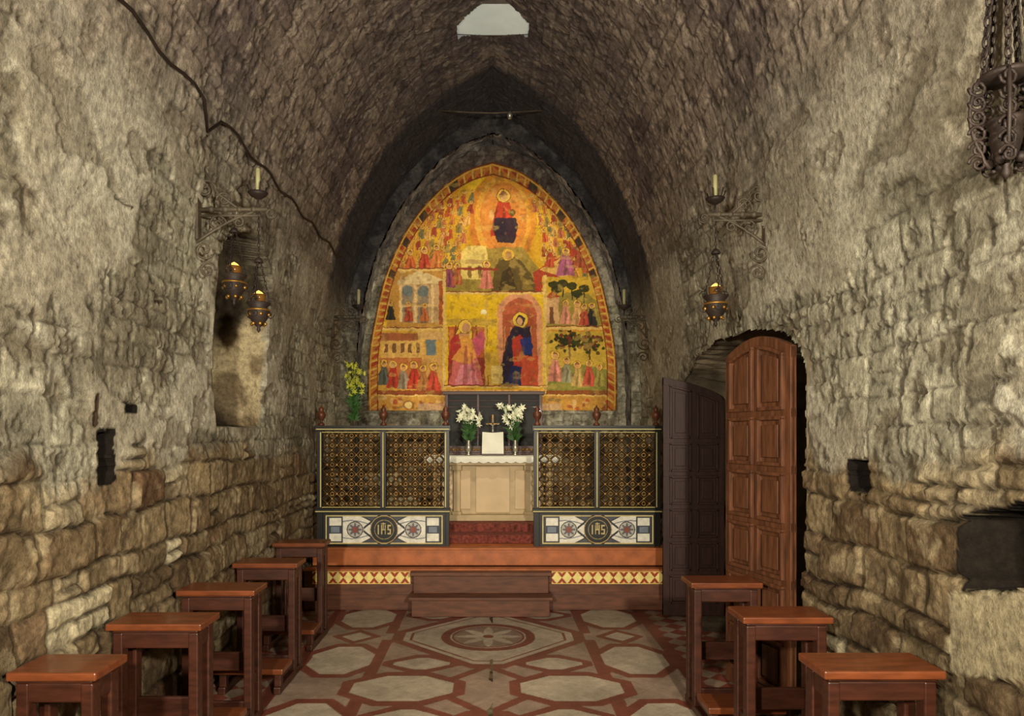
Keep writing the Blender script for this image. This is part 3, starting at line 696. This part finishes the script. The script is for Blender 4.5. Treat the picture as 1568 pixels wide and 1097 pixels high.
M_plaster=mat('passage_plaster',C(96,84,66),.9,noise=.5,nscale=5,bump=.9,bscale=20)
x0,x1=1.93,3.3
vs=[];N_=len(out); XS=[1.92,2.05,2.2,2.4,2.7,3.3]
for kx,xv in enumerate(XS):
    for (y,z) in out: vs.append((xv,y+(rj.uniform(-.02,.02) if kx and 0<z else 0),max(0,z+(rj.uniform(-.02,.02) if kx and z>0 else 0))))
fs=[(k*N_+i,k*N_+i+1,(k+1)*N_+i+1,(k+1)*N_+i) for k in range(len(XS)-1) for i in range(N_-1)]
b.add(vs,fs,M_plaster)
b.add([(x1,y,z) for y,z in out],[tuple(range(N_))],M_plaster)
b.add([(x0,yc-hw,.0),(x0,yc+hw,.0),(x1,yc+hw,.0),(x1,yc-hw,.0)],[(0,1,2,3)],M_plaster)
b.obj('wall_passage')
# ---------------- lamps and brackets
def scroll(b,c,r,turns,dirx,m,up=1,th=.006):
    pts=[]
    for i in range(28):
        t=i/27; a=t*turns*2*math.pi; rr=r*(1-.85*t)
        pts.append((c[0]+dirx*rr*math.cos(a),c[1],c[2]+up*rr*math.sin(a)))
    b.tube(pts,th,m,5)
def votive(b,top,c,s=1.0,lit=True):
    x,y,z=c
    b.lathe([(.002,-.14*s),(.012*s,-.125*s),(.008*s,-.11*s),(.03*s,-.09*s),(.056*s,-.05*s),(.066*s,-.01*s),(.05*s,.01*s),(.07*s,.03*s),(.07*s,.037*s),(.04*s,.037*s)],(x,y,z),M_irond,18)
    b.lathe([(.0665*s,-.014*s),(.069*s,-.008*s),(.062*s,-.002*s)],(x,y,z),M_brass,18)
    for k in range(6):
        g=k*1.047; b.sph((x+.06*s*math.cos(g),y+.06*s*math.sin(g),z-.035*s),.011*s,M_brass,6); b.sph((x+.04*s*math.cos(g),y+.04*s*math.sin(g),z-.09*s),.011*s,M_brass,6)
    b.lathe([(.03*s,.03*s),(.04*s,.06*s),(.042*s,.085*s),(.038*s,.085*s)],(x,y,z),M_redglass,14)
    if lit: b.lathe([(.02*s,.080*s),(.03*s,.088*s),(.02*s,.10*s),(.0005,.112*s)],(x,y,z),M_flame,8)
    capz=z+.28*s
    for k in range(3):
        g=k*2.094+.5; p=(x+.066*s*math.cos(g),y+.066*s*math.sin(g),z+.03*s)
        scroll(b,(p[0],p[1],p[2]+.02*s),.024*s,1.2,1 if math.cos(g)>0 else -1,M_irond,1,.004); scroll(b,(p[0],p[1],p[2]-.06*s),.024*s,1.2,1 if math.cos(g)>0 else -1,M_irond,-1,.004)
        b.chain(p,(x+.012*math.cos(g),y+.012*math.sin(g),capz),M_irond,.022*s,.003)
    b.lathe([(.002,.03*s),(.016*s,.02*s),(.028*s,0),(.024*s,-.006*s)],(x,y,capz),M_irond,12)
    b.chain((x,y,capz+.02),top,M_irond,.026,.003)
def bracket(xw,y,z,d,L,lamps,candle=True,s=1):
    b=B()
    b.box(min(xw,xw+d*.015),max(xw,xw+d*.015),y-.025*s,y+.025*s,z-.18*s,z+.1*s,M_iron)
    b.tube([(xw,y,z),(xw+d*L,y,z)],.013*s,M_iron,8)
    b.tube([(xw,y,z-.04),(xw+d*L*.9,y,z-.04)],.008*s,M_iron,8)
    b.tube([(xw+d*L*(t),y,z-.19*s*(1-t)**1.6) for t in [k/10*.8 for k in range(11)]],.009*s,M_iron)
    b.tube([(xw,y,z+.30*s),(xw+d*L*.3,y,z+.09*s),(xw+d*L*.6,y,z+.0)],.008*s,M_iron)
    T=.008
    scroll(b,(xw+d*L*.28,y,z-.085*s),.055*s,1.5,d,M_iron,1,T); scroll(b,(xw+d*L*.58,y,z-.075*s),.04*s,1.5,-d,M_iron,1,T)
    scroll(b,(xw+d*L*.38,y,z+.06*s),.045*s,1.4,-d,M_iron,1,T); scroll(b,(xw+d*(L+.02),y,z-.02*s),.035*s,1.4,d,M_iron,-1,T)
    scroll(b,(xw+d*L*.12,y,z+.12*s),.06*s,1.4,d,M_iron,1,T); scroll(b,(xw+d*L*.1,y,z-.24*s),.06*s,1.5,d,M_iron,-1,T); scroll(b,(xw+d*L*.14,y,z-.36*s),.05*s,1.5,d,M_iron,1,T)
    for k in range(4): b.sph((xw+d*L*(.2+.2*k),y,z),.02*s,M_iron,8)
    if candle:
        xc=xw+d*L*.86
        b.tube([(xc,y,z),(xc,y,z+.07*s)],.007*s,M_irond)
        b.lathe([(.01*s,0),(.045*s,.02*s),(.06*s,.04*s),(.018*s,.04*s),(.018*s,.05*s)],(xc,y,z+.06*s),M_irond,12)
        for k in range(6):
            g=k*math.pi/3; b.tube([(xc+.045*s*math.cos(g),y+.045*s*math.sin(g),z+.09*s),(xc+.065*s*math.cos(g),y+.065*s*math.sin(g),z+.15*s)],.004*s,M_irond,4)
        b.lathe([(.014*s,0),(.014*s,.14*s),(.003*s,.15*s)],(xc,y,z+.1*s),M_candle,10)
    for (lx,lz,sc_) in lamps: votive(b,(lx,y,z-.01),(lx,y,lz),sc_)
    b.obj('wall_lamp_bracket')
bracket(-1.93,4.6,3.27,1,.46,[(-1.69,2.80,1.15),(-1.53,2.62,1.1)],s=1.1)
bracket(1.86,4.8,3.30,-1,.40,[(1.52,2.70,1.2)],s=1.1)
bracket(-1.93,8.5,3.22,1,.36,[],s=1.35)
bracket(1.86,8.5,3.22,-1,.32,[],s=1.35)
b=B(); x,y,z=1.75,2.4,2.84
b.box(1.86,1.9,y-.03,y+.03,3.62,3.9,M_irond); b.tube([(1.88,y,3.75),(x,y,3.78)],.012,M_irond); b.tube([(1.87,y,3.64),(1.80,y,3.7),(x,y,3.76)],.008,M_irond)
b.lathe([(.003,-.17),(.016,-.15),(.01,-.13),(.034,-.09),(.05,-.03),(.046,.0),(.06,.025),(.06,.034),(.035,.034)],(x,y,z),M_irond,18)
for k in range(5):
    g=k*math.pi*.4+.4; cx_,cy_=math.cos(g),math.sin(g)
    pts=[(x+cx_*(.05+.06*math.sin(t*2.6)),y+cy_*(.05+.06*math.sin(t*2.6)),z-.13+.31*t) for t in [i/12 for i in range(13)]]
    b.tube(pts,.007,M_irond)
    for zz in (-.11,-.06,-.01,.05,.10,.15): scroll(b,(x+cx_*.085,y+cy_*.085,z+zz),.032,1.4,1 if cx_>0 else -1,M_irond,1 if zz<.03 else -1,.006)
    b.chain((x+cx_*.07,y+cy_*.07,z+.18),(x+cx_*.02,y+cy_*.02,z+.85),M_irond,.035,.0055)
b.lathe([(.078,0),(.083,.010),(.078,.02)],(x,y,z+.17),M_irond,18)
for k in range(5):
    g=k*1.257; b.sph((x+.05*math.cos(g),y+.05*math.sin(g),z-.11),.018,M_irond,8)
b.lathe([(.04,0),(.03,.04),(.005,.06)],(x,y,z+.85),M_irond,12); b.tube([(x,y,z+.9),(x,y,3.78)],.005,M_irond)
b.obj('hanging_sanctuary_lamp')
b=B(); pts=[]
for i in range(40):
    yy=2.6+5.6*i/39; zz=3.86+.02*math.sin(i*1.3)-(.12 if 12<i<14 else 0); xx=np.interp(zz,prof[:,1],prof[:,0])
    pts.append((-xx+.03,yy,zz))
b.tube(pts,.010,M_irond); b.obj('wall_conduit')
b=B(); b.tube([(-.62,8.3,5.62),(-.3,8.3,5.6),(0,8.3,5.59),(.58,8.3,5.62)],.009,M_iron); b.lathe([(.03,0),(.035,-.04),(.02,-.08)],(.2,8.3,5.6),M_silver,10); b.obj('tie_rod')
# ---------------- lights
def spot(name,loc,target,power,col,angle,size=.08,blend=.7):
    l=bpy.data.lights.new(name,'SPOT'); l.energy=power; l.color=col; l.spot_size=math.radians(angle); l.spot_blend=blend; l.shadow_soft_size=size
    o=link(bpy.data.objects.new(name,l)); o.location=loc; o.rotation_euler=(Vector(target)-Vector(loc)).to_track_quat('-Z','Y').to_euler(); return o
spot('photo_lamp',(-1.0,-.4,2.2),(.7,7,2.8),960,(1,.90,.72),124,.1,1)
spot('photo_lamp',(1.1,-.4,2.4),(-.9,7,2.8),1060,(1,.90,.72),124,.1,1)
spot('fresco_spot',(-1.2,8.5,1.75),(.1,9.4,3.8),32,(1,.90,.66),120,.1)
spot('fresco_spot',(1.2,8.5,1.75),(-.1,9.4,3.8),32,(1,.90,.66),120,.1)
spot('ceiling_spot',(.2,7.9,5.35),(0,9.4,3.3),125,(1,.90,.66),95,.06,.6)
spot('altar_spot',(0,5.6,4.6),(0,8.2,1.1),200,(1,.88,.68),46)
w=bpy.data.worlds.new('World'); scene.world=w; w.use_nodes=True
w.node_tree.nodes['Background'].inputs[0].default_value=(.9,.85,.8,1); w.node_tree.nodes['Background'].inputs[1].default_value=.2
cam=bpy.data.cameras.new('camera'); co=link(bpy.data.objects.new('camera',cam)); co.location=(0,0,H); co.rotation_euler=(math.pi/2,0,0)
cam.sensor_width=36; cam.lens=36*F/1600; cam.shift_x=(800-CX)/1600; cam.shift_y=(HY-559.5)/1600; cam.clip_start=.02
scene.camera=co
